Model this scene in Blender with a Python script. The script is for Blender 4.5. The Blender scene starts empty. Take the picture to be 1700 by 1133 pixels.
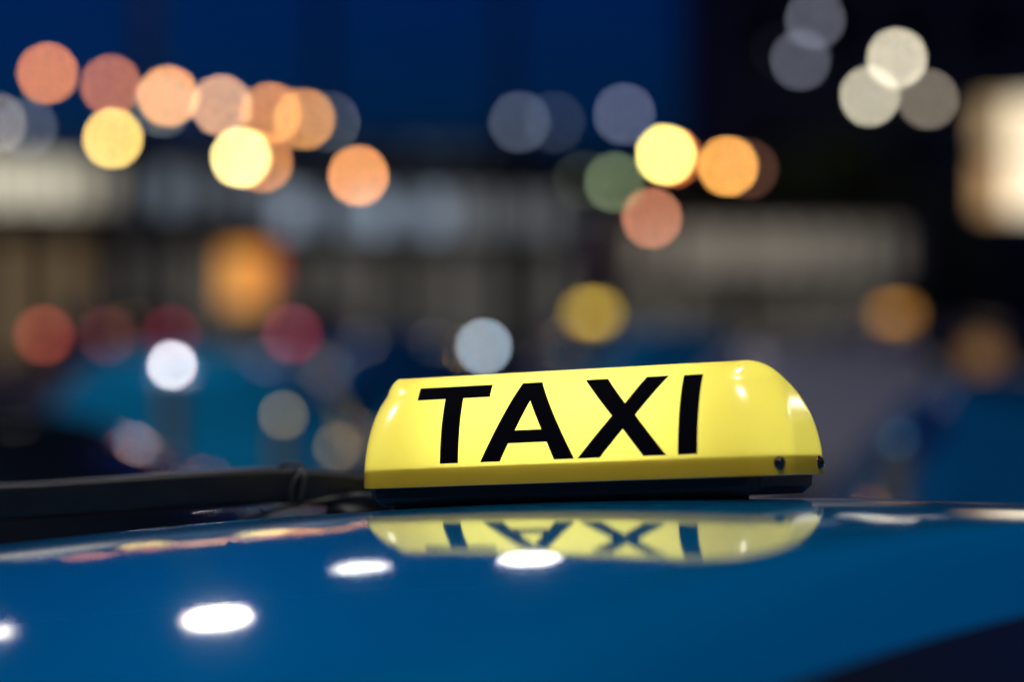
import bpy, bmesh, math, random
from mathutils import Vector, Matrix
random.seed(7)
S = bpy.context.scene
COL = S.collection
R = math.radians

# ------------------------------------------------------------------ camera, sky, exposure
EYE = 1.66                                  # camera height; horizon at row 500 of 1133
FPX = 4014.0                                # focal length in pixels of the 1700 px photograph
cam = bpy.data.cameras.new('camera')
cam.sensor_width = 36.0; cam.lens = 85.0
cam.clip_start = 0.05; cam.clip_end = 3000
cam.dof.use_dof = True
cam.dof.focus_distance = 1.87
cam.dof.aperture_fstop = 1.76
cam.dof.aperture_blades = 0
cam_ob = bpy.data.objects.new('camera', cam); COL.objects.link(cam_ob)
cam_ob.location = (0, 0, EYE)
cam_ob.rotation_euler = (R(90) - math.atan(66.5 / FPX), 0, 0)
S.camera = cam_ob

SUN_EL, SUN_ROT = R(-0.1), R(-60)
w = bpy.data.worlds.new('World'); S.world = w; w.use_nodes = True
nt = w.node_tree; nt.nodes.clear()
sky = nt.nodes.new('ShaderNodeTexSky'); sky.sky_type = 'NISHITA'; sky.sun_disc = False
sky.sun_elevation = SUN_EL; sky.sun_rotation = SUN_ROT
sky.ozone_density = 6.0; sky.air_density = 1.0; sky.dust_density = 0.3
tint = nt.nodes.new('ShaderNodeMix'); tint.data_type = 'RGBA'; tint.blend_type = 'MULTIPLY'
tint.inputs[0].default_value = 1.0; tint.inputs[7].default_value = (0.04, 0.48, 1.0, 1)
bg = nt.nodes.new('ShaderNodeBackground'); bg.inputs[1].default_value = 0.15
wo = nt.nodes.new('ShaderNodeOutputWorld')
nt.links.new(sky.outputs[0], tint.inputs[6]); nt.links.new(tint.outputs[2], bg.inputs[0])
nt.links.new(bg.outputs[0], wo.inputs[0])

sun = bpy.data.lights.new('sun', 'SUN'); sun.energy = 0.01; sun.angle = R(20); sun.color = (0.6, 0.75, 1.0)
sun_ob = bpy.data.objects.new('sun', sun); COL.objects.link(sun_ob)
sun_ob.rotation_euler = (R(88), 0, R(160))

S.view_settings.view_transform = 'Standard'; S.view_settings.look = 'None'
S.view_settings.exposure = 0.0; S.view_settings.gamma = 1.0
S.view_settings.use_curve_mapping = False
S.render.engine = 'CYCLES'
S.cycles.use_denoising = True
S.cycles.use_adaptive_sampling = False
S.cycles.sample_clamp_indirect = 0.0
S.cycles.sample_clamp_direct = 0.0
S.cycles.blur_glossy = 0.2
S.cycles.max_bounces = 6

def at(px, py, Y):
    """pixel of the 1700x1133 photograph at distance Y -> world point"""
    return Vector(((px - 850) * Y / FPX, Y, EYE - (py - 500) * Y / FPX))

# ------------------------------------------------------------------ materials
MATS = {}
def pmat(name, col, rough=0.5, metal=0.0, coat=0.0, coat_rough=0.03, spec=0.5, noise=0.0, scale=20, bump=0.0):
    if name in MATS: return MATS[name]
    m = bpy.data.materials.new(name); m.use_nodes = True; n = m.node_tree
    b = n.nodes['Principled BSDF']
    b.inputs['Base Color'].default_value = (*col, 1); b.inputs['Roughness'].default_value = rough
    b.inputs['Metallic'].default_value = metal; b.inputs['Coat Weight'].default_value = coat
    b.inputs['Coat Roughness'].default_value = coat_rough; b.inputs['Specular IOR Level'].default_value = spec
    if noise or bump:
        tc = n.nodes.new('ShaderNodeTexCoord'); nz = n.nodes.new('ShaderNodeTexNoise')
        nz.inputs['Scale'].default_value = scale; nz.inputs['Detail'].default_value = 6
        n.links.new(tc.outputs['Object'], nz.inputs['Vector'])
        if noise:
            rp = n.nodes.new('ShaderNodeValToRGB')
            rp.color_ramp.elements[0].position = 0.3; rp.color_ramp.elements[1].position = 0.7
            rp.color_ramp.elements[0].color = (*[c * (1 - noise) for c in col], 1)
            rp.color_ramp.elements[1].color = (*[min(1, c * (1 + noise)) for c in col], 1)
            n.links.new(nz.outputs['Fac'], rp.inputs[0]); n.links.new(rp.outputs[0], b.inputs['Base Color'])
        if bump:
            bp = n.nodes.new('ShaderNodeBump'); bp.inputs['Strength'].default_value = bump
            bp.inputs['Distance'].default_value = 0.002
            n.links.new(nz.outputs['Fac'], bp.inputs['Height']); n.links.new(bp.outputs[0], b.inputs['Normal'])
    MATS[name] = m; return m
def emat(name, rgb, strength=1.0):
    if name in MATS: return MATS[name]
    m = bpy.data.materials.new(name); m.use_nodes = True; n = m.node_tree; n.nodes.clear()
    e = n.nodes.new('ShaderNodeEmission'); o = n.nodes.new('ShaderNodeOutputMaterial')
    e.inputs[0].default_value = (*rgb, 1); e.inputs[1].default_value = strength
    n.links.new(e.outputs[0], o.inputs[0]); MATS[name] = m; return m
def glow(name, rgb, rough=0.2, spec=0.5):
    """lit glass: emission through a glossy pane"""
    if name in MATS: return MATS[name]
    m = pmat(name, (0.05, 0.05, 0.05), rough, spec=spec); b = m.node_tree.nodes['Principled BSDF']
    mx = max(max(rgb), 1e-6)
    b.inputs['Emission Color'].default_value = (*[c / mx for c in rgb], 1); b.inputs['Emission Strength'].default_value = mx
    return m

def paint_mat(name, col, coat=1.0, ior=1.9):
    """blue flake paint: diffuse pigment and a broad tinted flake lobe under a clear coat"""
    m = bpy.data.materials.new(name); m.use_nodes = True; n = m.node_tree; n.nodes.clear(); L = n.links.new
    o = n.nodes.new('ShaderNodeOutputMaterial'); d = n.nodes.new('ShaderNodeBsdfDiffuse'); fl = n.nodes.new('ShaderNodeBsdfGlossy')
    d.inputs[0].default_value = (*col, 1); fl.inputs[0].default_value = (*[min(1, c * 1.5) for c in col], 1); fl.inputs['Roughness'].default_value = 0.44
    mx = n.nodes.new('ShaderNodeMixShader'); mx.inputs[0].default_value = 0.52
    L(d.outputs[0], mx.inputs[1]); L(fl.outputs[0], mx.inputs[2])
    g = n.nodes.new('ShaderNodeBsdfGlossy'); g.inputs[0].default_value = (coat, coat, coat, 1)
    tc = n.nodes.new('ShaderNodeTexCoord')
    nz = n.nodes.new('ShaderNodeTexNoise'); nz.inputs['Scale'].default_value = 330; nz.inputs['Detail'].default_value = 2
    bp = n.nodes.new('ShaderNodeBump'); bp.inputs['Strength'].default_value = 0.06; bp.inputs['Distance'].default_value = 0.0005
    L(tc.outputs['Object'], nz.inputs['Vector']); L(nz.outputs['Fac'], bp.inputs['Height']); L(bp.outputs[0], g.inputs['Normal'])
    n2 = n.nodes.new('ShaderNodeTexNoise'); n2.inputs['Scale'].default_value = 5; n2.inputs['Detail'].default_value = 5
    mr = n.nodes.new('ShaderNodeMapRange'); mr.inputs[3].default_value = 0.025; mr.inputs[4].default_value = 0.075
    L(tc.outputs['Object'], n2.inputs['Vector']); L(n2.outputs['Fac'], mr.inputs[0]); L(mr.outputs[0], g.inputs['Roughness'])
    fr = n.nodes.new('ShaderNodeFresnel'); fr.inputs[0].default_value = ior
    mf = n.nodes.new('ShaderNodeMixShader')
    L(fr.outputs[0], mf.inputs[0]); L(mx.outputs[0], mf.inputs[1]); L(g.outputs[0], mf.inputs[2]); L(mf.outputs[0], o.inputs[0])
    MATS[name] = m; return m

BLACK_PLASTIC = pmat('black_plastic', (0.006, 0.006, 0.007), 0.38, noise=0.25, scale=90, bump=0.15, spec=0.25)
RAIL_BLACK = pmat('rail_black', (0.005, 0.006, 0.009), 0.42, noise=0.3, scale=60, bump=0.1, spec=0.25)
RUBBER = pmat('rubber', (0.012, 0.012, 0.012), 0.8)
VINYL = pmat('black_vinyl', (0.003, 0.003, 0.004), 0.16, spec=0.25)
GLASS = pmat('car_glass', (0.006, 0.008, 0.010), 0.05, coat=0.5)
CHROME = pmat('chrome', (0.75, 0.75, 0.76), 0.12, 1.0)
STEEL = pmat('painted_steel', (0.03, 0.032, 0.036), 0.5, 0.3, noise=0.2, scale=4)
TYRE = pmat('tyre', (0.014, 0.014, 0.014), 0.85)
RIM = pmat('rim', (0.45, 0.46, 0.48), 0.3, 0.9)
UNLIT = pmat('lamp_plastic', (0.5, 0.5, 0.48), 0.25, coat=0.3)
RED_PLASTIC = pmat('tail_plastic', (0.25, 0.012, 0.012), 0.2, coat=0.5)
PLATE = pmat('plate_white', (0.6, 0.6, 0.58), 0.4)
BLUE = paint_mat('blue_paint', (0.0, 0.15, 0.40))

# ------------------------------------------------------------------ object helpers
def obj(name, me, mat, parent=None, smooth=True):
    if isinstance(me, bmesh.types.BMesh):
        bm = me; me = bpy.data.meshes.new(name); bm.to_mesh(me); bm.free()
    if mat is not None and not me.materials: me.materials.append(mat)
    if smooth:
        for p in me.polygons: p.use_smooth = True
    o = bpy.data.objects.new(name, me); COL.objects.link(o)
    if parent is not None: o.parent = parent
    return o
def mesh(name, v, f):
    me = bpy.data.meshes.new(name); me.from_pydata([tuple(p) for p in v], [], f); me.update(); return me
def pyobj(name, v, f, mat, parent=None, smooth=True): return obj(name, mesh(name, v, f), mat, parent, smooth)
def tag(o, label, cat, group=None, kind=None):
    if label: o['label'] = label
    if cat: o['category'] = cat
    if group: o['group'] = group
    if kind: o['kind'] = kind
    return o
def empty(name, loc, rz=0):
    o = bpy.data.objects.new(name, None); COL.objects.link(o); o.location = loc; o.rotation_euler = (0, 0, rz)
    o.empty_display_size = 0.1; return o
def box_bm(x0, x1, y0, y1, z0, z1, bev=0.0, seg=2, bm=None):
    bm = bm or bmesh.new()
    r = bmesh.ops.create_cube(bm, size=1.0)
    for v in r['verts']:
        v.co = Vector(((x0 + x1) / 2 + v.co.x * (x1 - x0), (y0 + y1) / 2 + v.co.y * (y1 - y0), (z0 + z1) / 2 + v.co.z * (z1 - z0)))
    if bev > 0:
        es = {e for v in r['verts'] for e in v.link_edges}
        bmesh.ops.bevel(bm, geom=list(es), offset=bev, segments=seg, affect='EDGES', profile=0.5)
    return bm
def box(name, x0, x1, y0, y1, z0, z1, mat, parent=None, bev=0.0):
    return obj(name, box_bm(x0, x1, y0, y1, z0, z1, bev), mat, parent, smooth=False)
def tube_data(pts, rads, seg=10, cap=True):
    pts = [Vector(p) for p in pts]
    if not hasattr(rads, '__len__'): rads = [rads] * len(pts)
    V, Fc = [], []
    up = None
    for i, p in enumerate(pts):
        d = (pts[min(i + 1, len(pts) - 1)] - pts[max(i - 1, 0)]).normalized()
        if up is None:
            up = Vector((0, 0, 1)) if abs(d.z) < 0.9 else Vector((1, 0, 0))
        a = d.cross(up).normalized(); b = a.cross(d).normalized(); up = b
        for k in range(seg):
            t = 2 * math.pi * k / seg
            V.append(p + (a * math.cos(t) + b * math.sin(t)) * rads[i])
    for i in range(len(pts) - 1):
        for k in range(seg):
            k2 = (k + 1) % seg
            Fc.append((i * seg + k, i * seg + k2, (i + 1) * seg + k2, (i + 1) * seg + k))
    if cap:
        Fc.append(tuple(range(seg - 1, -1, -1))); Fc.append(tuple((len(pts) - 1) * seg + k for k in range(seg)))
    return V, Fc
def tube(name, pts, rads, mat, parent=None, seg=10):
    v, f = tube_data(pts, rads, seg); return pyobj(name, v, f, mat, parent)
def lathe(prof, seg=24):
    """profile [(r,z)] round z -> verts, faces"""
    V, Fc = [], []
    for r, z in prof:
        for k in range(seg):
            t = 2 * math.pi * k / seg; V.append((r * math.cos(t), r * math.sin(t), z))
    for i in range(len(prof) - 1):
        for k in range(seg):
            k2 = (k + 1) % seg; Fc.append((i * seg + k, i * seg + k2, (i + 1) * seg + k2, (i + 1) * seg + k))
    return V, Fc
def catmull(P, n=8, closed=False):
    P = [Vector(p) for p in P]; out = []; N = len(P)
    rng = range(N if closed else N - 1)
    g = (lambda i: P[i % N]) if closed else (lambda i: P[max(0, min(N - 1, i))])
    for i in rng:
        a, b, c, d = g(i - 1), g(i), g(i + 1), g(i + 2)
        for k in range(n):
            t = k / n
            out.append(0.5 * ((2 * b) + (c - a) * t + (2 * a - 5 * b + 4 * c - d) * t * t + (3 * b - a - 3 * c + d) * t ** 3))
    if not closed: out.append(P[-1])
    return out

# ------------------------------------------------------------------ the ground and far setting
def asphalt():
    m = pmat('asphalt', (0.10, 0.10, 0.105), 0.62, noise=0.35, scale=0.6, bump=0.3)
    n = m.node_tree; b = n.nodes['Principled BSDF']
    nz = n.nodes.new('ShaderNodeTexNoise'); nz.inputs['Scale'].default_value = 0.35
    tc = [x for x in n.nodes if x.type == 'TEX_COORD'][0]
    mr = n.nodes.new('ShaderNodeMapRange'); mr.inputs[3].default_value = 0.4; mr.inputs[4].default_value = 0.75
    n.links.new(tc.outputs['Object'], nz.inputs['Vector']); n.links.new(nz.outputs['Fac'], mr.inputs[0])
    n.links.new(mr.outputs[0], b.inputs['Roughness']); return m
tag(pyobj('ground', [(-900, -300, 0), (900, -300, 0), (900, 1500, 0), (-900, 1500, 0)], [(0, 1, 2, 3)], asphalt(), None, False), 'dark asphalt of the taxi rank stretching away between the parked cars', None, None, 'structure')
PAVE = pmat('paving', (0.26, 0.25, 0.24), 0.7, noise=0.15, scale=1.5)
pv = tag(box('pavement', -60, 60, 38, 62, -0.3, 0.13, PAVE), 'raised pale pavement in front of the station building', None, None, 'structure')
box('kerb', -60, 60, 37.8, 37.997, -0.3, 0.15, pmat('kerb_stone', (0.33, 0.32, 0.31), 0.7, noise=0.1, scale=3), pv, 0.02)
WHITE_LINE = pmat('road_paint', (0.6, 0.6, 0.58), 0.6, noise=0.2, scale=8)
for i in range(9):
    x = -9 + i * 2.6
    b_ = tag(pyobj('parking_line', [(x, 15.5, 0.004), (x + 0.12, 15.5, 0.004), (x + 0.12, 20.5, 0.004), (x, 20.5, 0.004)], [(0, 1, 2, 3)], WHITE_LINE, None, False), None, None, None, 'structure')

hv, hf = [], []
for k in range(97):
    a = 2 * math.pi * k / 96; rad = 420 + 25 * math.sin(3 * a); hz = 24 + 5 * math.sin(5 * a + 1) + 3 * math.sin(13 * a) + 2 * math.sin(29 * a)
    hv += [(rad * math.sin(a), rad * math.cos(a), -1), ((rad + 60) * math.sin(a), (rad + 60) * math.cos(a), hz), ((rad + 160) * math.sin(a), (rad + 160) * math.cos(a), hz * 0.8)]
for k in range(96):
    for q in range(2): hf.append((3 * k + q, 3 * k + 3 + q, 3 * k + 4 + q, 3 * k + 1 + q))
tag(pyobj('hills', hv, hf, pmat('wooded_hill', (0.04, 0.055, 0.05), 0.9, noise=0.4, scale=0.05)), 'dark wooded hills along the horizon behind the town', None, None, 'structure')
# left station building: dark wall, a bright clerestory at its left, a cooler one in the middle
def window(parent, x0, x1, z0, z1, y, pane_mat, frame_mat=STEEL, t=0.06, d=0.08):
    """frame of four bars as one mesh with the pane as its child, facing -y"""
    bm = bmesh.new()
    box_bm(x0, x1, y - d, y, z0, z0 + t, bm=bm); box_bm(x0, x1, y - d, y, z1 - t, z1, bm=bm)
    box_bm(x0, x0 + t, y - d, y, z0 + t, z1 - t, bm=bm); box_bm(x1 - t, x1, y - d, y, z0 + t, z1 - t, bm=bm)
    f = obj('window', bm, frame_mat, parent, False)
    pyobj('pane', [(x0 + t, y - d * 0.4, z0 + t), (x1 - t, y - d * 0.4, z0 + t), (x1 - t, y - d * 0.4, z1 - t), (x0 + t, y - d * 0.4, z1 - t)], [(0, 1, 2, 3)], pane_mat, f, False)
    return f
WALL = pmat('dark_render', (0.16, 0.15, 0.14), 0.8, noise=0.2, scale=0.8)
WALL_BLUE = pmat('blue_grey_cladding', (0.17, 0.20, 0.24), 0.6, noise=0.15, scale=0.5)
CONC = pmat('pale_concrete', (0.42, 0.40, 0.38), 0.75, noise=0.12, scale=1.2)
DARK_WALL = pmat('dark_brick', (0.035, 0.05, 0.085), 0.8, noise=0.3, scale=1.2)
DARK_PANE = pmat('dark_pane', (0.01, 0.012, 0.018), 0.08)

YB = 62.0
def bx(px): return (px - 850) * YB / FPX
def bz(py): return EYE - (py - 500) * YB / FPX
st = empty('station_building', (bx(300), YB, 0.13)); st_o = Vector((bx(300), YB, 0.13))
tag(st, 'long low station building with a bright cream clerestory at its left end', 'building')
def rel(o): o.matrix_parent_inverse = Matrix.Translation(-Vector(o.parent.location)); return o
def pbox(name, x0, x1, y0, y1, z0, z1, mat, parent, bev=0.0): return rel(box(name, x0, x1, y0, y1, z0, z1, mat, parent, bev))
pbox('wall', bx(-260), bx(900), YB, YB + 9, 0.13, bz(262), WALL, st)
pbox('wing_wall', bx(901), bx(1040), YB + 1, YB + 7, 0.13, bz(322), WALL, st)
pbox('roof', bx(-265), bx(905), YB - 1.2, YB + 9.3, bz(262), bz(252), STEEL, st)
pbox('canopy', bx(-250), bx(880), YB - 1.15, YB - 0.005, bz(398), bz(390), STEEL, st)
i = 0
x = -250
while x < 200:                                # bright windows
    k = random.uniform(0.8, 1.15) * (0.35 if x > 150 else 0.7 if x > 110 else 1)
    rel(window(st, bx(x), bx(x + 36), bz(348), bz(272), YB - 0.01, glow('lit_cream_%d' % i, (1.05 * k, 0.97 * k, 0.75 * k)))); x += 38; i += 1
x = 215
while x < 880:
    k = random.uniform(0.5, 1.5) * (0.5 if x < 420 else 1.0)
    c = (0.25, 0.31, 0.39) if x < 700 else (0.25, 0.27, 0.29)
    zz = (352, 282) if x < 420 else (384, 312)
    rel(window(st, bx(x), bx(x + 42), bz(zz[0]), bz(zz[1]), YB - 0.01, glow('lit_cool_%d' % i, tuple(v * k for v in c)))); x += 46.6; i += 1
for q in range(3):
    rel(window(st, bx(903 + q * 46.6), bx(945 + q * 46.6), bz(390), bz(332), YB + 0.99, glow('lit_wing_%d' % q, (0.17, 0.18, 0.19))))
for x0, x1, k in ((18, 58, 1.0), (64, 104, 0.5), (112, 158, 0.9), (-60, -20, 1)):
    rel(window(st, bx(x0), bx(x1), 0.16, bz(400), YB - 0.01, glow('lit_door_%d' % x0, (0.16 * k, 0.11 * k, 0.06 * k))))
for x0 in [200 + 46.6 * q for q in range(17)]:
    rel(window(st, bx(x0), bx(x0 + 36), 0.5, bz(412), YB - 0.01 + (1 if x0 > 900 else 0), glow('lit_dim_%d' % x0, tuple(v * (0.55 + 0.65 * ((int(x0) * 37) % 100) / 100) for v in (0.115, 0.108, 0.095)))))  # dim panes, their glow added as fill for the wall's ambient light

st.rotation_euler.z = R(24); st.scale = (1.13, 1, 1)

YB = 56.0
pav = empty('pavilion', (bx(1280), YB, 0.13)); tag(pav, 'low flat pavilion with a pale lit band under its roof right of centre', 'building')
pbox('wall', bx(1010), bx(1520), YB, YB + 5, 0.13, bz(470), WALL, pav)
pbox('upper_wall', bx(1000), bx(1528), YB - 0.35, YB + 5.2, bz(470), bz(366), CONC, pav, 0.12)
pbox('roof', bx(995), bx(1533), YB - 0.5, YB + 5.4, bz(366), bz(358), STEEL, pav)
x = 1040
while x < 1500:
    k = random.uniform(0.8, 1.2) * (0.45 if x > 1450 else 0.7 if x > 1400 or x < 1080 else 1)
    rel(window(pav, bx(x), bx(x + 40), bz(456), bz(376), YB - 0.36, glow('lit_warm_%d' % x, (0.30 * k, 0.265 * k, 0.215 * k)))); x += 46.6
for x0 in [1020 + 46.6 * q for q in range(10)]:
    rel(window(pav, bx(x0), bx(x0 + 36), 0.5, bz(478), YB - 0.01, glow('lit_low_%d' % x0, tuple(v * (0.6 + 0.6 * ((int(x0) * 53) % 100) / 100) for v in (0.115, 0.106, 0.085)))))  # low panes glow as added fill to lift the dark wall

pav.rotation_euler.z = R(9)

YB = 100.0
bb = empty('office_block', (bx(560), YB, 0)); tag(bb, 'dim blue-grey office block rising behind the station clerestory', 'building')
pbox('wall', bx(180), bx(840), YB, YB + 14, 0, bz(236), WALL_BLUE, bb)
pbox('parapet', bx(176), bx(844), YB - 0.3, YB + 14.3, bz(236), bz(228), STEEL, bb)
for r_ in range(2):
    for k in range(13):
        x0 = 190 + k * 49; z0 = 300 - r_ * 34
        rel(window(bb, bx(x0), bx(x0 + 38), bz(z0), bz(z0 - 25), YB - 0.01, glow('office_%d' % ((k * 3 + r_) % 4), tuple(v * (0.5 + 0.35 * ((k * 3 + r_) % 4)) for v in (0.036, 0.058, 0.088)))))

YB = 60.0
tw = empty('tower_block', (bx(1500), YB, 0)); tag(tw, 'tall dark building filling the right side with one brightly lit window', 'building')
YT = 66.0; YB = YT
pbox('wall', bx(1196), bx(2300), YT, YT + 16, 0, 34, DARK_WALL, tw)
pbox('cornice', bx(1188), bx(2308), YT - 0.4, YT + 16.4, 34, 34.6, DARK_WALL, tw)
for r_ in range(8):
    for k in range(7):
        x0 = 1235 + k * 122; zz = 4.5 + r_ * 3.6
        if 1590 < x0 + 40 < 1790 and zz < 8: continue
        rel(window(tw, bx(x0), bx(x0 + 70), zz, zz + 1.9, YT - 0.01, DARK_PANE))
for (x0, x1, y0, y1, c) in ((1624, 1668, 243, 170, (0.62, 0.42, 0.22)), (1671, 1800, 243, 168, (1.5, 1.25, 0.85)), (1624, 1668, 352, 268, (0.75, 0.44, 0.20)), (1671, 1800, 352, 268, (1.6, 1.35, 0.95)), (1655, 1668, 266, 245, (0.35, 0.2, 0.08)), (1671, 1800, 266, 245, (1.3, 1.1, 0.8))):
    rel(window(tw, bx(x0), bx(x1), bz(y0), bz(y1), YT - 0.02, glow('bright_win_%d_%d' % (x0, y0), c), t=0.02))

# ------------------------------------------------------------------ trees
BARK = pmat('bark', (0.06, 0.045, 0.035), 0.9, noise=0.3, scale=6)
LEAF = pmat('leaf', (0.09, 0.12, 0.035), 0.6, noise=0.45, scale=0.9)
def crown_mesh(seed, n=5200):
    rn = random.Random(seed); V, Fc = [], []
    lobes = [(Vector((rn.uniform(-1.5, 1.5), rn.uniform(-1.5, 1.5), rn.uniform(2.6, 5.2))), rn.uniform(0.8, 1.5)) for _ in range(13)]
    for _ in range(n):
        c, r = rn.choice(lobes)
        d = Vector((rn.gauss(0, 1), rn.gauss(0, 1), rn.gauss(0, 1))).normalized() * r * rn.uniform(0.5, 1.05)
        p = c + d; s = rn.uniform(0.07, 0.15)
        a = Vector((rn.gauss(0, 1), rn.gauss(0, 1), rn.gauss(0, 1))).normalized(); b = a.orthogonal().normalized()
        k = len(V); V += [p - a * s, p + b * s * 0.5, p + a * s, p - b * s * 0.5]; Fc.append((k, k + 1, k + 2, k + 3))
    return mesh('crown', V, Fc)
CROWNS = [crown_mesh(3), crown_mesh(8)]
def trunk_mesh(seed):
    rn = random.Random(seed); V, Fc = tube_data([(0, 0, 0), (0.05, 0, 1.2), (0, 0.06, 2.4), (0.05, 0, 3.8)], [0.2, 0.15, 0.12, 0.05], 8)
    for _ in range(6):
        a = rn.uniform(0, 6.28); z = rn.uniform(1.6, 2.8); e = Vector((math.cos(a) * 1.2, math.sin(a) * 1.2, z + 1.4))
        v, f = tube_data([(0, 0, z), e * 0.5 + Vector((0, 0, z * 0.55)), e], [0.07, 0.05, 0.02], 6)
        o = len(V); V += v; Fc += [tuple(i + o for i in q) for q in f]
    return mesh('trunk', V, Fc)
TRUNKS = [trunk_mesh(1), trunk_mesh(2)]
for i, (px, Y, s, lab) in enumerate(((905, 80, 1.15, 'dark leafy tree behind the gap between station and pavilion'),
                                     (1000, 84, 1.0, 'dark leafy tree under the greenish lamp behind the pavilion'),
                                     (1330, 62.8, 0.98, 'dark olive tree rising over the middle of the pavilion roof'),
                                     (1420, 63.0, 0.92, 'dark olive tree over the right end of the pavilion roof'),
                                     (1240, 63.0, 0.9, 'dark olive tree over the pavilion below the orange lamps'),
                                     (1575, 58, 0.75, 'small dark tree right of the pavilion before the tall building'))):
    t = empty('leafy_tree', ((px - 850) * Y / FPX, Y, 0.1), i * 1.3); t.scale = (s, s, s)
    tag(t, lab, 'tree', 'trees behind the pavilion')
    obj('trunk', TRUNKS[i % 2], BARK, t); obj('crown', CROWNS[i % 2], LEAF, t, False)

# ------------------------------------------------------------------ street lamps
DISC = 104.0                                  # size in photo pixels of an out-of-focus point far away
ICO = {}
def ico(r):
    bm = bmesh.new(); bmesh.ops.create_icosphere(bm, subdivisions=3, radius=r); return bm
def lamp_post(name, heads, label, cat, group, s=14.0, foot=None):
    """heads: [(px, py, Y, rgb radiance of the blurred disc)]; each a globe on an arm of one post"""
    P = [at(*h[:3]) for h in heads]
    base = Vector((sum(p.x for p in P) / len(P), sum(p.y for p in P) / len(P), 0))
    if len(P) == 1: base.x += 0.9 if P[0].x < 0 else -0.9
    root = empty(name, base); tag(root, label, cat, group)
    top = max(p.z for p in P)
    hub = Vector((0, 0, min(p.z for p in P) - 0.35))
    v, f = lathe([(0.17, 0), (0.17, 0.3), (0.10, 0.5), (0.085, 1.2), (0.05, hub.z), (0.0, hub.z + 0.02)], 14)
    pyobj('post', v, f, STEEL, root)
    for i, (p, h) in enumerate(zip(P, heads)):
        q = p - base; d = s * h[2] / FPX; r = d / 2
        mid = Vector((q.x * 0.55, q.y * 0.55, q.z + r + 0.16)) if len(P) == 1 else Vector((q.x * 0.9, q.y * 0.9, hub.z + 0.05))
        end = Vector((q.x, q.y, q.z + r * 0.98)) if len(P) == 1 else Vector((q.x, q.y, q.z - r * 0.98))
        sg = 1 if len(P) == 1 else -1
        tube('arm', catmull([hub, mid, end + Vector((0, 0, 0.10 * sg))], 6), 0.03, STEEL, root, 8)
        v, f = lathe([(0.03, 0.12 * sg), (r * 0.5, 0.09 * sg), (r * 0.62, 0.0), (0.0, -0.005 * sg)], 14)
        c = pyobj('lamp_cap', v, f, STEEL, root); c.location = end
        k = (DISC / s) ** 2
        mx = max(h[3])
        g = obj('lamp_globe', ico(r), emat('lamp_%d_%d' % (h[0], h[1]), tuple(x / mx for x in h[3]), mx * k), root)
        g.location = q
    return root
def Yof(py, Z): return (Z - EYE) * FPX / (500 - py)
row = [(80, 122, (0.62, 0.21, 0.075), 'salmon street lamp, first from the left in the receding row'),
       (185, 142, (0.42, 0.14, 0.065), 'dim red-salmon street lamp, second from the left in the receding row'),
       (280, 160, (0.88, 0.40, 0.15), 'peach street lamp, third from the left in the receding row'),
       (368, 175, (0.66, 0.36, 0.20), 'pale pink street lamp, fourth from the left in the receding row'),
       (450, 188, (0.60, 0.24, 0.07), 'salmon street lamp, fifth from the left in the receding row'),
       (506, 198, (0.58, 0.25, 0.07), 'orange street lamp at the far right end of the receding row')]
for px, py, c, lab in row:
    lamp_post('street_lamp', [(px, py, Yof(py, 9.6), c)], lab, 'street lamp', 'salmon lamps in the receding row')
lamp_post('street_lamp', [(188, 230, 54, (1.05, 0.70, 0.19))], 'golden street lamp below the second salmon lamp, above the cream windows', 'street lamp', 'yellow and orange street lamps')
lamp_post('street_lamp', [(400, 262, 50, (1.5, 1.15, 0.40)), (437, 270, 51, (0.52, 0.20, 0.06))], 'brightest yellow lamp left of centre with a duller orange lamp beside it', 'street lamp', 'yellow and orange street lamps')
lamp_post('street_lamp', [(595, 292, 54, (0.85, 0.34, 0.12))], 'single orange street lamp just right of the salmon row', 'street lamp', 'yellow and orange street lamps')
lamp_post('street_lamp', [(1105, 257, 50, (1.5, 1.2, 0.30)), (1117, 262, 51, (0.40, 0.10, 0.03))], 'brightest yellow lamp right of centre with a dull orange twin', 'street lamp', 'yellow and orange street lamps')
lamp_post('street_lamp', [(1208, 276, 52, (0.92, 0.42, 0.09)), (1241, 281, 53, (0.06, 0.026, 0.018))], 'orange street lamp with a dim brown twin, right of the yellow one', 'street lamp', 'yellow and orange street lamps')
lamp_post('street_lamp', [(1082, 362, 50, (0.42, 0.155, 0.085))], 'low brick-orange street lamp before the pavilion below the yellow lamp', 'street lamp', 'yellow and orange street lamps')
lamp_post('street_lamp', [(1020, 303, 54, (0.095, 0.125, 0.065))], 'dim greenish street lamp among the trees', 'street lamp', 'dim pale street lamps')
lamp_post('street_lamp', [(967, 300, 54, (0.014, 0.016, 0.011))], 'faintest grey-green street lamp left of the greenish one', 'street lamp', 'dim pale street lamps')
for px, py, c, lab in ((863, 203, (0.052, 0.062, 0.085), 'dim grey street lamp near the picture centre, left of its fainter twin'),
                       (920, 203, (0.017, 0.020, 0.030), 'very faint grey street lamp between two dim grey lamps'),
                       (1036, 190, (0.075, 0.085, 0.125), 'dim lavender-grey street lamp above the yellow lamp right of centre'),
                       (45, 212, (0.055, 0.06, 0.07), 'dim grey street lamp under the first salmon lamp'),
                       (-6, 205, (0.16, 0.14, 0.12), 'beige street lamp cut by the left picture edge'),
                       (545, 203, (0.09, 0.10, 0.11), 'dim grey street lamp just right of the salmon row end'),
                       (270, 176, (0.075, 0.085, 0.085), 'dim grey street lamp behind the third salmon lamp')):
    lamp_post('street_lamp', [(px, py, Yof(py, 10.5), c)], lab, 'street lamp', 'dim pale street lamps')
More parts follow.
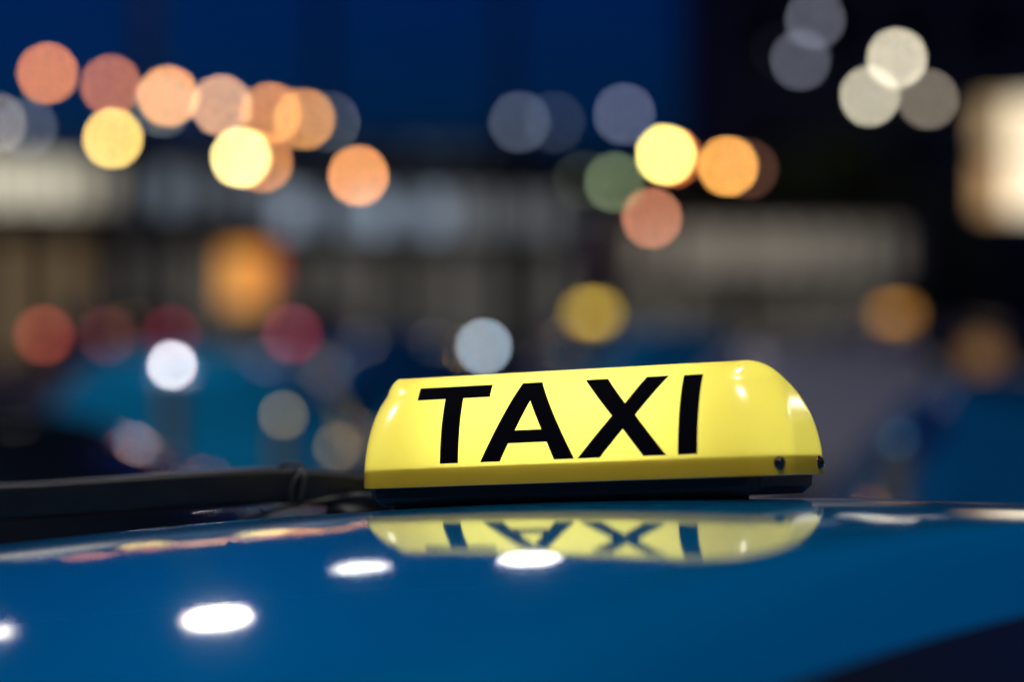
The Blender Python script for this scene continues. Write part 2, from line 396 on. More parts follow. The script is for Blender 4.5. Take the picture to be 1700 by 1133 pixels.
lamp_post('globe_lamp', [(1488, 97, 60, (0.62, 0.56, 0.42)), (1443, 160, 60, (0.48, 0.44, 0.33)), (1540, 165, 60.4, (0.16, 0.135, 0.105))], 'three-globe cream lamp before the tall dark building', 'street lamp', 'globe lamps at the right')
lamp_post('globe_lamp', [(1352, 33, 62, (0.075, 0.08, 0.10)), (1328, 100, 62, (0.07, 0.075, 0.095))], 'two-globe grey lamp near the top right of the frame', 'street lamp', 'globe lamps at the right')

# tall floodlights above the frame, mirrored as white spots in the taxi roof, side ones, and an added fill behind the camera
def flood(pos, aim, size, rad, label, rgb=(1, 0.97, 0.9)):
    pos = Vector(pos); base = Vector((pos.x, pos.y, 0)); out = (Vector((aim[0], aim[1], 0)) - base).normalized()
    base -= out * 1.4
    root = empty('floodlight_mast', base); tag(root, label, 'floodlight', 'floodlight masts round the taxi rank')
    q = pos - base
    v, f = lathe([(0.2, 0), (0.2, 0.4), (0.12, 0.6), (0.07, pos.z + 0.1), (0, pos.z + 0.12)], 14); pyobj('post', v, f, STEEL, root)
    tube('arm', [(0, 0, pos.z), (q.x * 0.5, q.y * 0.5, pos.z + 0.18), (q.x, q.y, pos.z + 0.16)], 0.04, STEEL, root, 8)
    h = obj('lamp_housing', box_bm(-size * 0.75, size * 0.75, -size * 0.62, size * 0.62, 0.0, 0.14, 0.03), STEEL, root, False)
    v, f = lathe([(size / 2, -0.006), (size / 2 * 0.96, -0.03), (0, -0.035)], 24)
    g = pyobj('lamp_lens', v, f, emat('flood_%.0f_%.2f' % (rad, rgb[2]), rgb, rad), h)
    h.location = q
    d = (Vector(aim) - pos).normalized(); h.rotation_euler = d.to_track_quat('-Z', 'Y').to_euler()
    return root
def azel(px_pt, az, el, H):
    p = Vector(px_pt); D = (H - p.z) / math.tan(R(el)); return (p.x + math.sin(R(az)) * D, p.y + math.cos(R(az)) * D, H)
flood(azel((-0.155, 1.264, 1.493), -8.6, 16.6, 8.6), (-0.4, 6, 0), 0.32, 230, 'floodlight mast nearest the rank, mirrored as the largest white spot')
flood(azel((-0.087, 1.394, 1.506), -4.5, 12.0, 8.6), (-0.5, 8, 0), 0.30, 45, 'floodlight mast mirrored as the flat white spot left of centre')
flood(azel((0.009, 1.400, 1.510), -0.1, 12.2, 8.6), (0.5, 8, 0), 0.30, 110, 'floodlight mast mirrored as the flat white spot under the letters')
flood(azel((-0.269, 1.267, 1.486), -14.6, 15.1, 8.6), (-2, 8, 0), 0.3, 40, 'floodlight mast mirrored at the left picture edge')
flood((-9.6, 4.2, 7.9), (-0.5, 5, 0), 1.3, 150, 'floodlight mast at the left side, glinting on the left end of the sign')
flood((17.4, 23.5, 5.8), (6, 12, 0), 0.5, 170, 'farther low floodlight mast out of frame at the right')
flood((16.6, 15.6, 6.0), (6, 9, 0), 0.5, 150, 'nearer low floodlight mast out of frame at the right')
flood((1.1, -1.3, 8.6), (0.3, 2.5, 0), 0.6, 440, 'floodlight mast standing right behind the viewer, lighting the roof from above')  # fill lamp added out of view to brighten the roof paint

# orange light box
lb = at(412, 462, 50)
t = empty('light_box', (lb.x, lb.y, 0.13)); tag(t, 'glowing orange light box with a red edge standing before the station', 'sign')
q = lb.z - 0.13
v, f = lathe([(0.12, 0), (0.12, 0.06), (0.04, 0.1), (0.04, q - 0.4)], 12); pyobj('post', v, f, STEEL, t)
box('case', -0.52, 0.62, -0.10, 0.10, q - 0.62, q + 0.62, STEEL, t, 0.02)
box('lit_face', -0.48, 0.32, -0.115, -0.1005, q - 0.56, q + 0.56, emat('orange_face', (1.0, 0.42, 0.09), 1.05), t)
box('lit_edge', 0.345, 0.56, -0.115, -0.1005, q - 0.2, q + 0.56, emat('red_edge', (1.0, 0.12, 0.02), 0.6), t)
box('lit_footer', 0.345, 0.56, -0.115, -0.1005, q - 0.56, q - 0.22, emat('brown_footer', (1.0, 0.4, 0.2), 0.08), t)

# ------------------------------------------------------------------ cars
def wheel(parent, x, y, r=0.31):
    sgn = 1 if y > 0 else -1
    v, f = lathe([(r * 0.62, -0.10), (r * 0.9, -0.105), (r * 0.99, -0.08), (r, 0), (r * 0.99, 0.08), (r * 0.9, 0.105), (r * 0.62, 0.10), (r * 0.62, -0.10)], 28)
    o = pyobj('wheel', v, f, TYRE, parent); o.location = (x, y, r); o.rotation_euler = (R(90), 0, 0)
    v, f = lathe([(r * 0.63, -0.06), (r * 0.6, 0.06), (r * 0.55, 0.045), (r * 0.18, 0.07), (0, 0.075)], 20)
    rm = pyobj('rim', [(a, b, c * -sgn) for a, b, c in v], f, RIM, o)
    for k in range(5):
        t = 2 * math.pi * k / 5
        s = obj('spoke', box_bm(r * 0.12, r * 0.58, -0.02, 0.02, 0.055, 0.08, 0.006), RIM, o, False)
        s.rotation_euler = (0, 0, t) if sgn < 0 else (R(180), 0, t)
def superell(cx, ax, b, n, N):
    out = []
    for k in range(N):
        t = 2 * math.pi * (k + 0.5) / N; c, s = math.cos(t), math.sin(t)
        out.append((cx + ax * math.copysign(abs(c) ** (2 / n), c), b * math.copysign(abs(s) ** (2 / n), s)))
    return out
def cabin(root, outline, roof_z, belt, belt_z, paint, wscreen_l, rear_l, pillars, hero=False, panel=False):
    """strips between the roof outline and the belt outline: windows and pillars, each a mesh of its own"""
    N = len(outline); rings = 6
    def pt(i, k):
        a = outline[i % N]; b = belt[i % N]; t = k / rings
        z0 = roof_z(*a) - (0.05 if hero else 0.03)
        bulge = 0.045 * math.sin(math.pi * t)
        d = Vector((b[0] - a[0], b[1] - a[1])); d = d.normalized() if d.length > 0 else d
        return Vector((a[0] + (b[0] - a[0]) * t + d.x * bulge, a[1] + (b[1] - a[1]) * t + d.y * bulge, z0 + (belt_z - z0) * t))
    def kind(i):
        l = (belt[i % N][0] + belt[(i + 1) % N][0]) / 2; m = (belt[i % N][1] + belt[(i + 1) % N][1]) / 2
        mm = max(abs(q[1]) for q in belt)
        if l > wscreen_l: return 'windscreen' if abs(m) < mm * 0.86 else 'pillar'
        if l < rear_l: return 'rear_window' if abs(m) < mm * 0.84 else 'pillar'
        for p in pillars:
            if abs(l - p) < 0.09: return 'pillar'
        return 'side_window'
    kinds = [kind(i) for i in range(N)]
    start = next(i for i in range(N) if kinds[i] != kinds[i - 1])
    runs = []; i = start
    while i < start + N:
        j = i
        while j < start + N and kinds[j % N] == kinds[i % N]: j += 1
        runs.append((kinds[i % N], i, j)); i = j
    for kd, i, j in runs:
        V = []; Fc = []; M = j - i + 1
        for k in range(rings + 1):
            for q in range(i, j + 1): V.append(pt(q, k))
        for k in range(rings):
            for q in range(M - 1): Fc.append((k * M + q, k * M + q + 1, (k + 1) * M + q + 1, (k + 1) * M + q))
        if panel and kd == 'rear_window': kd = 'rear_panel'
        Fc = [q[::-1] for q in Fc]
        pyobj(kd, V, Fc, paint if kd == 'rear_panel' else GLASS if kd != 'pillar' else (BLACK_PLASTIC if hero else paint), root)
def roof_mesh(outline, roof_z, rings, drop, wide=False):
    cx = sum(p[0] for p in outline) / len(outline); cy = sum(p[1] for p in outline) / len(outline)
    V = [(cx, cy, roof_z(cx, cy))]; Fc = []; N = len(outline)
    for k in range(1, rings + 1):
        t = k / rings; t = t ** 0.8
        for (x, y) in outline:
            X = cx + (x - cx) * t; Y = cy + (y - cy) * t
            q_ = min(1.0, max(0.0, (-0.04 - Y) / 0.22)) if wide else 0.0; s0 = 0.90 - 0.10 * q_ * q_ * (3 - 2 * q_)
            e = max(0.0, (t - s0) / (1 - s0))
            V.append((X, Y, roof_z(X, Y) - drop * e ** 3))
    for q in range(N): Fc.append((0, 1 + q, 1 + (q + 1) % N))
    for k in range(rings - 1):
        for q in range(N):
            a = 1 + k * N; b = a + N; Fc.append((a + q, b + q, b + (q + 1) % N, a + (q + 1) % N))
    return V, Fc
def car(name, loc, yaw, paint, label, group, L=4.4, W=0.88, H=1.45, tails=None, heads=None, hero_roof=None, roof_sign=None, detail=True, panel=False):
    root = empty(name, loc, yaw); tag(root, label, 'car', group)
    hl = L / 2
    # lower body, lofted along its length: (l, half width, top z, bottom z)
    stn = [(-hl, 0.60, 0.80, 0.42), (-hl + 0.04, 0.72, 0.92, 0.32), (-hl + 0.22, 0.82, 0.98, 0.24), (-hl + 0.7, W * 0.985, 0.985, 0.22), (-0.8, W, 0.98, 0.20), (0.0, W, 0.965, 0.20), (0.7, W, 0.95, 0.20), (1.15, W * 0.99, 0.93, 0.21), (hl - 0.55, W * 0.97, 0.84, 0.22), (hl - 0.22, W * 0.90, 0.74, 0.24), (hl - 0.06, 0.70, 0.66, 0.30), (hl, 0.55, 0.58, 0.38)]
    V, Fc = [], []; NS = 20
    for l, hw, zt, zb in stn:
        for k in range(NS):
            t = 2 * math.pi * (k + 0.5) / NS; c, s = math.cos(t), math.sin(t)
            V.append((l, hw * math.copysign(abs(c) ** 0.42, c), (zt + zb) / 2 + (zt - zb) / 2 * math.copysign(abs(s) ** 0.5, s)))
    for i in range(len(stn) - 1):
        for k in range(NS): Fc.append((i * NS + k, i * NS + (k + 1) % NS, (i + 1) * NS + (k + 1) % NS, (i + 1) * NS + k))
    Fc.append(tuple(range(NS))); Fc.append(tuple((len(stn) - 1) * NS + k for k in range(NS - 1, -1, -1)))
    pyobj('body', V, Fc, paint, root)
    # cabin
    if hero_roof:
        outline, rz, belt, bzz, ws, rl, pil = hero_roof
        V, Fc = roof_mesh(outline, rz, 60, 0.05, True)
    else:
        outline = superell(-0.42, 0.98, 0.50, 4.0, 64); belt = superell(-0.42, 1.62, W - 0.07, 6.0, 64)
        rz = lambda x, y: H - (x + 0.35) ** 2 / 8.0 - y * y / 6.0
        bzz, ws, rl, pil = 0.93, 0.75, -1.6, (-0.42, -1.25)
        V, Fc = roof_mesh(outline, rz, 14, 0.03)
    roof = pyobj('roof', V, Fc, paint, root)
    cabin(root, outline, rz, belt, bzz, paint, ws, rl, pil, bool(hero_roof), panel)
    for sx in (-1.32, 1.36):
        for sy in (-1, 1):
            wheel(root, sx, sy * (W - 0.075))
            V, Fc = [], []
            for k in range(17):
                t = math.pi * k / 16
                for rr in (0.335, 0.385): V.append((sx + rr * math.cos(t), sy * (W + 0.012), 0.31 + rr * math.sin(t)))
            for k in range(16): Fc.append((2 * k, 2 * k + 1, 2 * k + 3, 2 * k + 2))
            pyobj('wheel_arch', V, Fc, BLACK_PLASTIC, root, False)
    for sy in (-1, 1):
        h = obj('headlight', box_bm(hl - 0.34, hl - 0.045, sy * 0.62 - 0.15, sy * 0.62 + 0.15, 0.56, 0.70, 0.045, 3), heads or UNLIT, root)
        h.rotation_euler = (0, 0, 0)
        tm = (tails[0] if sy > 0 else tails[1]) if tails else RED_PLASTIC
        obj('taillight', box_bm(-hl - 0.01, -hl + 0.14, sy * 0.66 - 0.12, sy * 0.66 + 0.12, 0.72, 0.90, 0.03, 2), tm, root)
        obj('mirror', box_bm(0.72, 0.84, sy * (W + 0.09) - 0.09, sy * (W + 0.09) + 0.09, 0.96, 1.10, 0.035, 2), paint, root)
        if detail:
            for dl in (-0.95, 0.1):
                obj('door_handle', box_bm(dl - 0.09, dl + 0.09, sy * (W + 0.006) - 0.014, sy * (W + 0.006) + 0.014, 0.80, 0.83, 0.008), CHROME, root, False)
    box('grille', hl - 0.06, hl + 0.012, -0.40, 0.40, 0.50, 0.62, BLACK_PLASTIC, root, 0.02)
    box('bumper', hl - 0.16, hl + 0.03, -0.72, 0.72, 0.30, 0.44, paint, root, 0.05)
    box('number_plate', hl + 0.031, hl + 0.04, -0.26, 0.26, 0.36, 0.47, PLATE, root, 0.002)
    box('rear_bumper', -hl - 0.05, -hl + 0.14, -0.74, 0.74, 0.36, 0.54, paint, root, 0.05)
    box('rear_plate', -hl - 0.062, -hl - 0.051, -0.26, 0.26, 0.60, 0.71, PLATE, root, 0.002)
    if roof_sign: small_sign(root, roof_sign, H)
    return root
def small_sign(root, spec, H):
    """lit taxi sign of another car: a top-level thing standing on that car's roof"""
    rgb, label, yaw = spec
    M = Matrix.Translation(root.location) @ Matrix.Rotation(root.rotation_euler.z, 4, 'Z')
    p = M @ Vector((-0.3, 0, H - 0.012))
    s = empty('taxi_roof_sign', p, root.rotation_euler.z + yaw); tag(s, label, 'taxi sign', 'lit taxi roof signs')
    V, Fc = [], []; n = 10
    for i in range(n + 1):
        t = math.sin(math.pi / 2 * i / n); k = math.sqrt(max(0, 1 - t * t))
        for (a, b) in superell(0, 0.16 - 0.03 * (1 - k), max(0.075 * k, 0.001), 5, 24): V.append((a, b, 0.02 + 0.11 * t))
    for i in range(n):
        for k in range(24): Fc.append((i * 24 + k, i * 24 + (k + 1) % 24, (i + 1) * 24 + (k + 1) % 24, (i + 1) * 24 + k))
    mx = max(rgb)
    pyobj('shade', V, Fc, emat('sign_%d' % int(mx * 1000), tuple(c / mx for c in rgb), mx), s)
    box('base', -0.15, 0.15, -0.065, 0.065, 0.0, 0.0195, BLACK_PLASTIC, s, 0.006)

SILVER = paint_mat('silver_paint', (0.5, 0.49, 0.55), 0.3); DARKP = paint_mat('black_paint', (0.006, 0.010, 0.018), 0.02)
NAVY = paint_mat('navy_paint', (0.004, 0.07, 0.20), 0.3); LIGHTB = paint_mat('light_blue_paint', (0.006, 0.30, 0.58), 0.3); MIDB = paint_mat('mid_blue_paint', (0.002, 0.11, 0.30), 0.3)
GREY = paint_mat('grey_paint', (0.12, 0.12, 0.13))
def X(px, Y): return (px - 850) * Y / FPX
G1 = 'taxis and cars parked behind the roof sign'
car('parked_car', (X(265, 10), 11.4, 0), R(94), LIGHTB, 'bright blue car at the left behind the roof rail', G1, panel=True)
car('parked_car', (-1.62, 6.5, 0), R(4), DARKP, 'nearest dark car cut off by the left picture edge', G1, H=1.42)
car('parked_car', (X(640, 18), 19.4, 0), R(91), NAVY, 'navy car showing just above the left half of the taxi sign', G1, panel=True)
car('parked_car', (X(985, 30), 30, 0), R(-90), NAVY, 'dark blue taxi with a yellow sign behind the letter A', G1, roof_sign=((4.0, 2.6, 0.35), 'small yellow lit sign on the dark blue taxi behind the centre', R(90)))
car('parked_car', (X(1130, 21), 22.4, 0), R(88), LIGHTB, 'bright blue car just above the right half of the taxi sign', G1, panel=True)
car('parked_car', (X(1495, 28), 28, 0), R(-88), NAVY, 'dark blue taxi with an amber sign at the right', G1, roof_sign=((1.7, 0.75, 0.12), 'small amber lit sign on the taxi at the right', R(90)))
car('parked_car', (X(1400, 13), 14.4, 0), R(92), SILVER, 'silver car right of the taxi sign behind the blue one', G1, panel=True)
car('parked_car', (1.98, 8.8, 0), R(86), MIDB, 'nearest blue car cut off by the right picture edge', G1, H=1.42, panel=True)
car('parked_car', (X(1650, 20), 22, 0), R(-92), GREY, 'grey car at the right edge above the nearest blue car', G1)
def tl(rgb): return emat('tail_%d_%d' % (int(rgb[0] * 100), int(rgb[2] * 1000)), rgb, 12.0)
G2 = 'far cars with lit tail lights'
car('distant_car', (X(125, 51), 53.2, 0.13), R(90), GREY, 'far car with an orange-red tail light at the left edge', G2, tails=(tl((0.42, 0.075, 0.045)), tl((0.12, 0.03, 0.03))), detail=False)
car('distant_car', (X(232, 52), 54.2, 0.13), R(90), DARKP, 'far car with crimson tail lights, second from the left', G2, tails=(tl((0.12, 0.014, 0.025)), tl((0.15, 0.010, 0.028))), detail=False)
car('distant_car', (X(535, 52.8), 55, 0.13), R(90), DARKP, 'far car with a pinkish red tail light below the orange light box', G2, tails=(tl((0.30, 0.04, 0.08)), tl((0.02, 0.005, 0.01))), detail=False)

# glowing globes on posts between the cars, added in place of glints
def glint_standin(px, py, Y, rgb, label, s=13):
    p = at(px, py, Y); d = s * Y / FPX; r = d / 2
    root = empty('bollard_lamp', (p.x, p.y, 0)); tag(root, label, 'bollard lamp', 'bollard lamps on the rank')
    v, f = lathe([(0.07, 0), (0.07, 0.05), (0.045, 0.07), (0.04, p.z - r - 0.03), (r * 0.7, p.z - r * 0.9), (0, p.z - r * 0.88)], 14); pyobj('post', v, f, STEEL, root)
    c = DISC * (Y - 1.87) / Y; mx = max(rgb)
    g = obj('lamp_globe', ico(r), emat('bollard_%d' % px, tuple(x / mx for x in rgb), mx * (c / s) ** 2), root); g.location = (0, 0, p.z)  # glowing globe stands in for a glint
glint_standin(285, 607, 9.0, (0.72, 0.74, 0.80), 'small white globe lamp in front of the bright blue car')
glint_standin(803, 576, 17.5, (0.26, 0.33, 0.40), 'small bluish-white globe lamp just above the letter A')
glint_standin(470, 690, 8.9, (0.10, 0.078, 0.036), 'dim beige globe lamp between the blue car and the sign')
glint_standin(560, 742, 8.6, (0.075, 0.058, 0.026), 'dimmer low beige globe lamp beside the left end of the sign')
glint_standin(1492, 730, 7.0, (0.006, 0.018, 0.03), 'faint blue-white globe lamp before the nearest blue car')
glint_standin(1630, 590, 16.0, (0.10, 0.05, 0.02), 'brownish-orange globe lamp at the right edge', 60)

# ------------------------------------------------------------------ the taxi whose roof fills the foreground
X_, Y_ = 0.06179, 1.9
P6 = (1.50238044, 0.03019337, -0.08965974, -0.19123224, 0.02465791, -0.28859625)
def RS(x, y):
    dx, dy = x - X_, y - Y_
    return P6[0] + P6[1] * dx + P6[2] * dy + 0.5 * P6[3] * dx * dx + P6[4] * dx * dy + 0.5 * P6[5] * dy * dy
CY = R(15); CO = Vector((0.181, 1.60)); LX = Vector((math.cos(CY), math.sin(CY))); MX = Vector((-math.sin(CY), math.cos(CY)))
CARC = CO - LX * 0.75                        # car centre on the ground
def to_world(l, m): return CARC + LX * l + MX * m
def rz_h(l, m):
    q = to_world(l, m); dl = l - 0.75
    z = RS(q.x, q.y)
    if dl < -0.9: z += 0.5 * 0.10 * (dl + 0.9) ** 2         # the roof flattens behind the picture
    return z
ol = [(-1.55, -0.40), (-1.35, -0.475), (-0.9, -0.49), (-0.55, -0.48), (-0.38, -0.455), (-0.265, -0.397), (-0.10, -0.28), (0.125, -0.12), (0.33, 0.0), (0.40, 0.15), (0.385, 0.30), (0.25, 0.44), (0.0, 0.505), (-0.45, 0.52), (-0.9, 0.515), (-1.35, 0.48), (-1.55, 0.41), (-1.62, 0.0)]
oc = catmull([(l + 0.75, m, 0) for l, m in ol], 8, True)
outline = [(p.x, p.y) for p in oc]
def belt_pt(l, m):
    cx, cy = 0.1, 0.0
    a = math.atan2((m - cy) / 0.5, (l - cx) / 1.0); c, s = math.cos(a), math.sin(a); n = 5.0
    k = (abs(c) ** n + abs(s) ** n) ** (-1 / n)
    return (-0.08 + 1.72 * c * k, 0.82 * s * k)
belt = [belt_pt(*p) for p in outline]
taxi = car('taxi', (CARC.x, CARC.y, 0), CY, BLUE, 'glossy blue taxi whose curved roof fills the foreground under the sign', None, L=4.6, W=0.9, H=1.5, hero_roof=(outline, rz_h, belt, 0.94, 0.95, -1.5, (-0.35, -1.2)))

def taxi_local(p): return Matrix.Rotation(-CY, 3, 'Z') @ (Vector(p) - Vector((CARC.x, CARC.y, 0)))
# far roof rail: raised blade on feet
rail_px = [(-420, 850, 1.98), (-250, 838, 1.995), (0, 834.5, 2.02), (155, 825.5, 2.045), (310, 815, 2.07), (446, 807.5, 2.095), (520, 810, 2.105), (600, 818, 2.115), (650, 836, 2.12)]
mids = [at(*p) for p in rail_px]
mids[0].z -= 0.02
path = catmull(mids, 8)
V, Fc = [], []; prof = []
hh, dd, cr = 0.0155, 0.012, 0.004
for (sx, sz, a0) in ((1, 1, 0), (-1, 1, 90), (-1, -1, 180), (1, -1, 270)):
    for k in range(4):
        a = R(a0 + 30 * k); prof.append((sx * (dd - cr) + cr * math.cos(a), sz * (hh - cr) + cr * math.sin(a)))
for i, p in enumerate(path):
    d = (path[min(i + 1, len(path) - 1)] - path[max(0, i - 1)]).normalized()
    side = Vector((0, 0, 1)).cross(d).normalized(); up = d.cross(side)
    k = min(1.0, (len(path) - 1 - i) / 10 + 0.5)
    for (a, b) in prof: V.append(taxi_local(p + side * a + up * b * k))
n_ = len(prof)
for i in range(len(path) - 1):
    for k in range(n_): Fc.append((i * n_ + k, i * n_ + (k + 1) % n_, (i + 1) * n_ + (k + 1) % n_, (i + 1) * n_ + k))
Fc.append(tuple(range(n_))); Fc.append(tuple((len(path) - 1) * n_ + k for k in range(n_ - 1, -1, -1)))
rail = pyobj('roof_rail', V, Fc, RAIL_BLACK, taxi)
for x0, x1, yy in ((525, 668, 2.108),):
    a = at(x0, 838, yy); b = at(x1, 838, yy + 0.015)
    V = []
    for p, top in ((a, at(x0 + 16, 832, yy).z), (b, at(x1, 830, yy + 0.015).z)):
        zb = RS(p.x, p.y) - 0.01
        for dy in (-0.014, 0.016): V += [taxi_local((p.x, p.y + dy, zb)), taxi_local((p.x + (0.012 if top and p is a else 0), p.y + dy * 0.8, top))]
    bm = bmesh.new(); vs = [bm.verts.new(v) for v in V]
    bmesh.ops.convex_hull(bm, input=vs)
    bmesh.ops.bevel(bm, geom=list(bm.edges), offset=0.003, segments=2, affect='EDGES')
    obj('rail_foot', bm, RAIL_BLACK, rail)

# ------------------------------------------------------------------ the lit TAXI sign
SC = Vector((0.06179195, 1.9, 1.51796647))
SM = Matrix(((0.90723162, 0.41939931, -0.03217139), (-0.41597226, 0.90590682, 0.07937204), (0.06243286, -0.05862642, 0.99632579)))
A0, B0, HS, EE, VR, PE = 0.1795, 0.07325, 0.08672, 0.034, -0.03766, 1.9
def kk(w):
    t = min(1.0, max(0.0, w / HS)); return 1 - (max(0.0, 1 - t ** PE)) ** (1 / PE)
def a_(w):
    t = min(1.0, max(0.0, w / HS)); return A0 - EE * (1 - max(0.0, 1 - t ** 2.2) ** (1 / 2.2))
def vf(w): return -B0 + (B0 + VR) * kk(w)
def vb(w):
    t = min(1.0, max(0.0, w / HS)); return B0 - (B0 - VR) * (1 - max(0.0, 1 - t ** 2.2) ** (1 / 2.2))
sign = empty('taxi_sign', SC); sign.rotation_euler = SM.to_euler()
tag(sign, 'lit yellow plastic sign reading TAXI on the blue taxi roof', 'taxi sign')
def rrect(u0, u1, v0, v1, r, n=8, m=24):
    """closed loop of a rounded rectangle, always the same number of points"""
    r = max(1e-5, min(r, (v1 - v0) / 2 * 0.999, (u1 - u0) / 2 * 0.999)); out = []
    for (cx, cy, a0, nx, ny) in ((u1 - r, v0 + r, -90, u1, v1 - r), (u1 - r, v1 - r, 0, u0 + r, v1), (u0 + r, v1 - r, 90, u0, v0 + r), (u0 + r, v0 + r, 180, u1 - r, v0)):
        for k in range(n + 1):
            a = R(a0 + 90 * k / n); out.append((cx + r * math.cos(a), cy + r * math.sin(a)))
        x, y = out[-1]
        for k in range(1, m): out.append((x + (nx - x) * k / m, y + (ny - y) * k / m))
    return out
NR = 44; V, Fc = [], []; ws = []
for i in range(NR + 1):
    t = i / NR; ws.append(HS * math.sin(math.pi / 2 * t) if t < 1 else HS)
for w_ in [-0.0] + ws[1:]:
    w2 = min(w_, HS * 0.99995)
    lp = rrect(-a_(w2), a_(w2), vf(w2), vb(w2), 0.042); NL = len(lp)
    V += [(u, v, w2) for u, v in lp]
for i in range(NR):
    for k in range(NL): Fc.append((i * NL + k, i * NL + (k + 1) % NL, (i + 1) * NL + (k + 1) % NL, (i + 1) * NL + k))
Fc.append(tuple(NR * NL + k for k in range(NL)))
def shell_mat():
    m = bpy.data.materials.new('yellow_translucent'); m.use_nodes = True; n = m.node_tree; n.nodes.clear()
    o = n.nodes.new('ShaderNodeOutputMaterial'); d = n.nodes.new('ShaderNodeBsdfDiffuse'); tr = n.nodes.new('ShaderNodeBsdfTranslucent')
    g = n.nodes.new('ShaderNodeBsdfGlossy'); g.inputs['Roughness'].default_value = 0.20
    d.inputs[0].default_value = (0.68, 0.38, 0.015, 1); tr.inputs[0].default_value = (0.80, 0.80, 0.17, 1)
    mx = n.nodes.new('ShaderNodeMixShader'); mx.inputs[0].default_value = 0.55
    fr = n.nodes.new('ShaderNodeFresnel'); fr.inputs[0].default_value = 1.5
    mf = n.nodes.new('ShaderNodeMixShader')
    n.links.new(d.outputs[0], mx.inputs[1]); n.links.new(tr.outputs[0], mx.inputs[2])
    n.links.new(fr.outputs[0], mf.inputs[0]); n.links.new(mx.outputs[0], mf.inputs[1]); n.links.new(g.outputs[0], mf.inputs[2])
    n.links.new(mf.outputs[0], o.inputs[0]); return m
shell = pyobj('shade', V, Fc, shell_mat(), sign)
# black base: tray under the shade that also rises inside it
bm = bmesh.new()
lo = rrect(-A0 + 0.006, A0 - 0.006, -B0 + 0.006, B0 - 0.006, 0.020, 3, 2)
def ring_solid(levels):
    V, Fc = [], []; n = None
    for (lp, z) in levels:
        n = len(lp); V += [(u, v, z) for u, v in lp]
    for i in range(len(levels) - 1):
        for k in range(n): Fc.append((i * n + k, i * n + (k + 1) % n, (i + 1) * n + (k + 1) % n, (i + 1) * n + k))
    Fc.append(tuple(range(n - 1, -1, -1))); Fc.append(tuple((len(levels) - 1) * n + k for k in range(n)))
    return V, Fc
rr = lambda ins, r: rrect(-0.1672 + ins, 0.1672 - ins, -B0 + ins, B0 - ins, r, 2, 2)
V, Fc = ring_solid([(rr(0.0120, 0.005), -0.0145), (rr(0.0055, 0.007), -0.0085), (rr(0.0048, 0.007), -0.0006)])
pyobj('base', V, Fc, BLACK_PLASTIC, sign, False)
WI = 0.0150
V, Fc = ring_solid([(rrect(-A0 + 0.004, A0 - 0.004, vf(0) + 0.004, vb(0) - 0.004, 0.040, 8, 2), -0.0004), (rrect(-a_(WI) + 0.0016, a_(WI) - 0.0016, vf(WI) + 0.0016, vb(WI) - 0.0016, 0.0415, 8, 2), WI)])
pyobj('inner_tray', V, Fc, pmat('tray_white', (0.6, 0.55, 0.4), 0.7), sign, False)
v, f = tube_data([(-0.118, -0.008, 0.044), (0.112, -0.008, 0.044)], 0.011, 16)
pyobj('light_tube', v, f, emat('sign_tube', (1.0, 0.99, 0.86), 11.5), sign)
# foam pad between base and roof
V = []
for du, dv in ((-0.148, -0.050), (0.112, -0.050), (0.112, 0.055), (-0.148, 0.055)):
    p = SC + SM @ Vector((du, dv, -0.0147)); zr = RS(p.x, p.y) - 0.001
    q = SM.transposed() @ (Vector((p.x, p.y, zr)) - SC)
    V += [(du, dv, -0.0147), tuple(q)]
Fc = [(0, 2, 4, 6), (7, 5, 3, 1)] + [(2 * k, 2 * k + 1, (2 * k + 3) % 8, (2 * k + 2) % 8) for k in range(4)]
pyobj('mounting_pad', V, Fc, RUBBER, sign, False)
# letters: vinyl that follows the curved face
LET = {'T': ([(-120.2, 77.3), (-57.2, 77.3), (-57.2, 67.7), (-80.0, 67.7), (-80.0, 17.2), (-95.6, 17.2), (-95.6, 67.7), (-120.2, 67.7)], None),
       'A': ([(-31.3, 77.2), (-14.8, 77.2), (18.0, 17.2), (1.2, 17.2), (-5.2, 30.9), (-37.5, 30.9), (-44.2, 17.2), (-61.0, 17.2)], [(-22.0, 63.2), (-10.2, 40.7), (-32.4, 40.7)]),
       'X': ([(21.5, 77.1), (40.0, 77.1), (57.4, 57.7), (71.8, 77.1), (89.8, 77.1), (66.6, 48.4), (92.6, 17.2), (74.3, 17.2), (57.2, 38.2), (38.9, 17.2), (20.6, 17.2), (47.6, 48.5)], None),
       'I': ([(101.8, 76.9), (117.2, 76.9), (117.2, 17.2), (101.8, 17.2)], None)}
def spans(polys, w_):
    xs = []
    for P in polys:
        for i in range(len(P)):
            (x0, y0), (x1, y1) = P[i], P[(i + 1) % len(P)]
            if (y0 - w_) * (y1 - w_) < 0: xs.append(x0 + (x1 - x0) * (w_ - y0) / (y1 - y0))
    xs.sort(); return [(xs[i], xs[i + 1]) for i in range(0, len(xs) - 1, 2)]
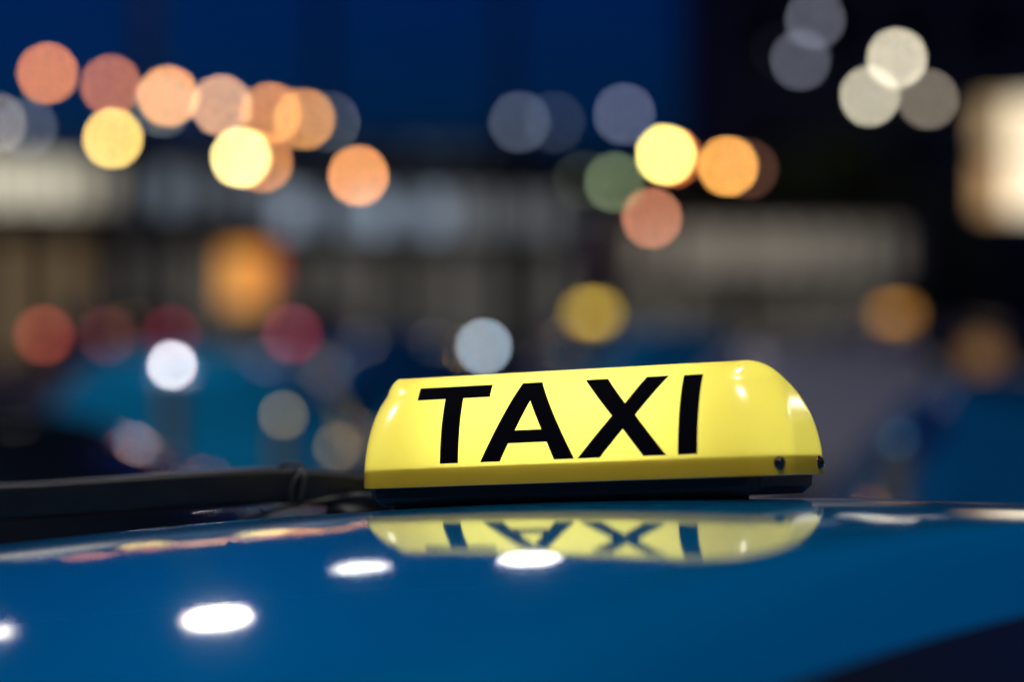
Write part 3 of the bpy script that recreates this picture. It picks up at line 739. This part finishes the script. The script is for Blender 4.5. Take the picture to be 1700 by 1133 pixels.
for ch, (outer, hole) in LET.items():
    polys = [outer] + ([hole] if hole else [])
    br = sorted({y for P in polys for _, y in P} | {17.2 + 1.5 * k for k in range(1, 40)}); br = [b for i, b in enumerate(br) if i == 0 or b - br[i - 1] > 0.02]
    br = [b for b in br if 17.2 <= b <= max(y for _, y in outer)]
    V, Fc = [], []
    for b0, b1 in zip(br, br[1:]):
        e = (b1 - b0) * 1e-3
        for (x0, x1), (x2, x3) in zip(spans(polys, b0 + e), spans(polys, b1 - e)):
            k = len(V)
            for x, y in ((x0, b0), (x1, b0), (x3, b1), (x2, b1)):
                w_ = y / 1000; dv = (vf(w_ + 1e-4) - vf(w_ - 1e-4)) / 2e-4; nl = math.hypot(1, dv)
                V.append((x / 1000, vf(w_) - 0.0004 / nl, w_ + 0.0004 * dv / nl))
            Fc.append((k, k + 1, k + 2, k + 3))
    o = pyobj('letter', V, Fc, VINYL, sign, False)
    bm = bmesh.new(); bm.from_mesh(o.data); bmesh.ops.remove_doubles(bm, verts=bm.verts, dist=1e-6); bm.to_mesh(o.data); bm.free()
    for p in o.data.polygons: p.use_smooth = True
    o['label'] = 'black vinyl letter ' + ch
# screws in the right end
for vv in (-0.052, 0.026):
    w_ = 0.0085; rc = 0.042; u = a_(w_)
    nrm = Vector((1, 0, 0.0))
    if vv > vb(w_) - rc:
        k = (vv - (vb(w_) - rc)) / rc; u = u - rc + rc * math.sqrt(max(0, 1 - k * k)); nrm = Vector((math.sqrt(max(0, 1 - k * k)), k, 0))
    if vv < vf(w_) + rc:
        k = (vf(w_) + rc - vv) / rc; u = u - rc + rc * math.sqrt(max(0, 1 - k * k)); nrm = Vector((math.sqrt(max(0, 1 - k * k)), -k, 0))
    v, f = lathe([(0.0052, -0.001), (0.0052, 0.0006), (0.0046, 0.0010), (0.0042, 0.0012), (0.0040, 0.0022), (0.0030, 0.0032), (0.0016, 0.0036), (0.0014, 0.0028), (0, 0.0026)], 20)
    s = pyobj('screw', v, f, pmat('black_screw', (0.01, 0.01, 0.01), 0.25, 0.4, coat=0.3), sign)
    s.location = (u, vv, w_); s.rotation_euler = nrm.to_track_quat('Z', 'Y').to_euler()

# cable looped over the rail
cab = empty('cable', at(487, 838, 2.08)); tag(cab, 'thin black cable looped over the roof rail left of the sign', 'cable')
o_ = Vector(cab.location)
CAB = pmat('cable_black', (0.008, 0.008, 0.009), 0.45)
def cpath(L): return [at(*p) - o_ for p in L]
tube('loop', catmull(cpath([(487, 842, 2.072), (484, 822, 2.070), (489, 800, 2.070), (500, 783, 2.071), (499, 773, 2.078), (488, 770.5, 2.09), (472, 772.5, 2.105), (462, 779, 2.120), (462, 800, 2.125), (470, 838, 2.115), (487, 843, 2.085), (496, 838, 2.069), (503, 815, 2.066), (506, 795, 2.067), (503, 780, 2.072), (496, 773, 2.085)]), 6), 0.0017, CAB, cab, 8)
tube('lead', catmull(cpath([(395, 868, 2.03), (425, 857, 2.045), (452, 849, 2.06), (487, 841, 2.072), (530, 833, 2.085), (575, 825, 2.088), (612, 823, 2.07), (640, 832, 2.03)]), 6), 0.0019, CAB, cab, 8)
tube('tie_end', cpath([(440, 853, 2.052), (434, 847, 2.05), (431, 842, 2.05)]), 0.0014, CAB, cab, 8)
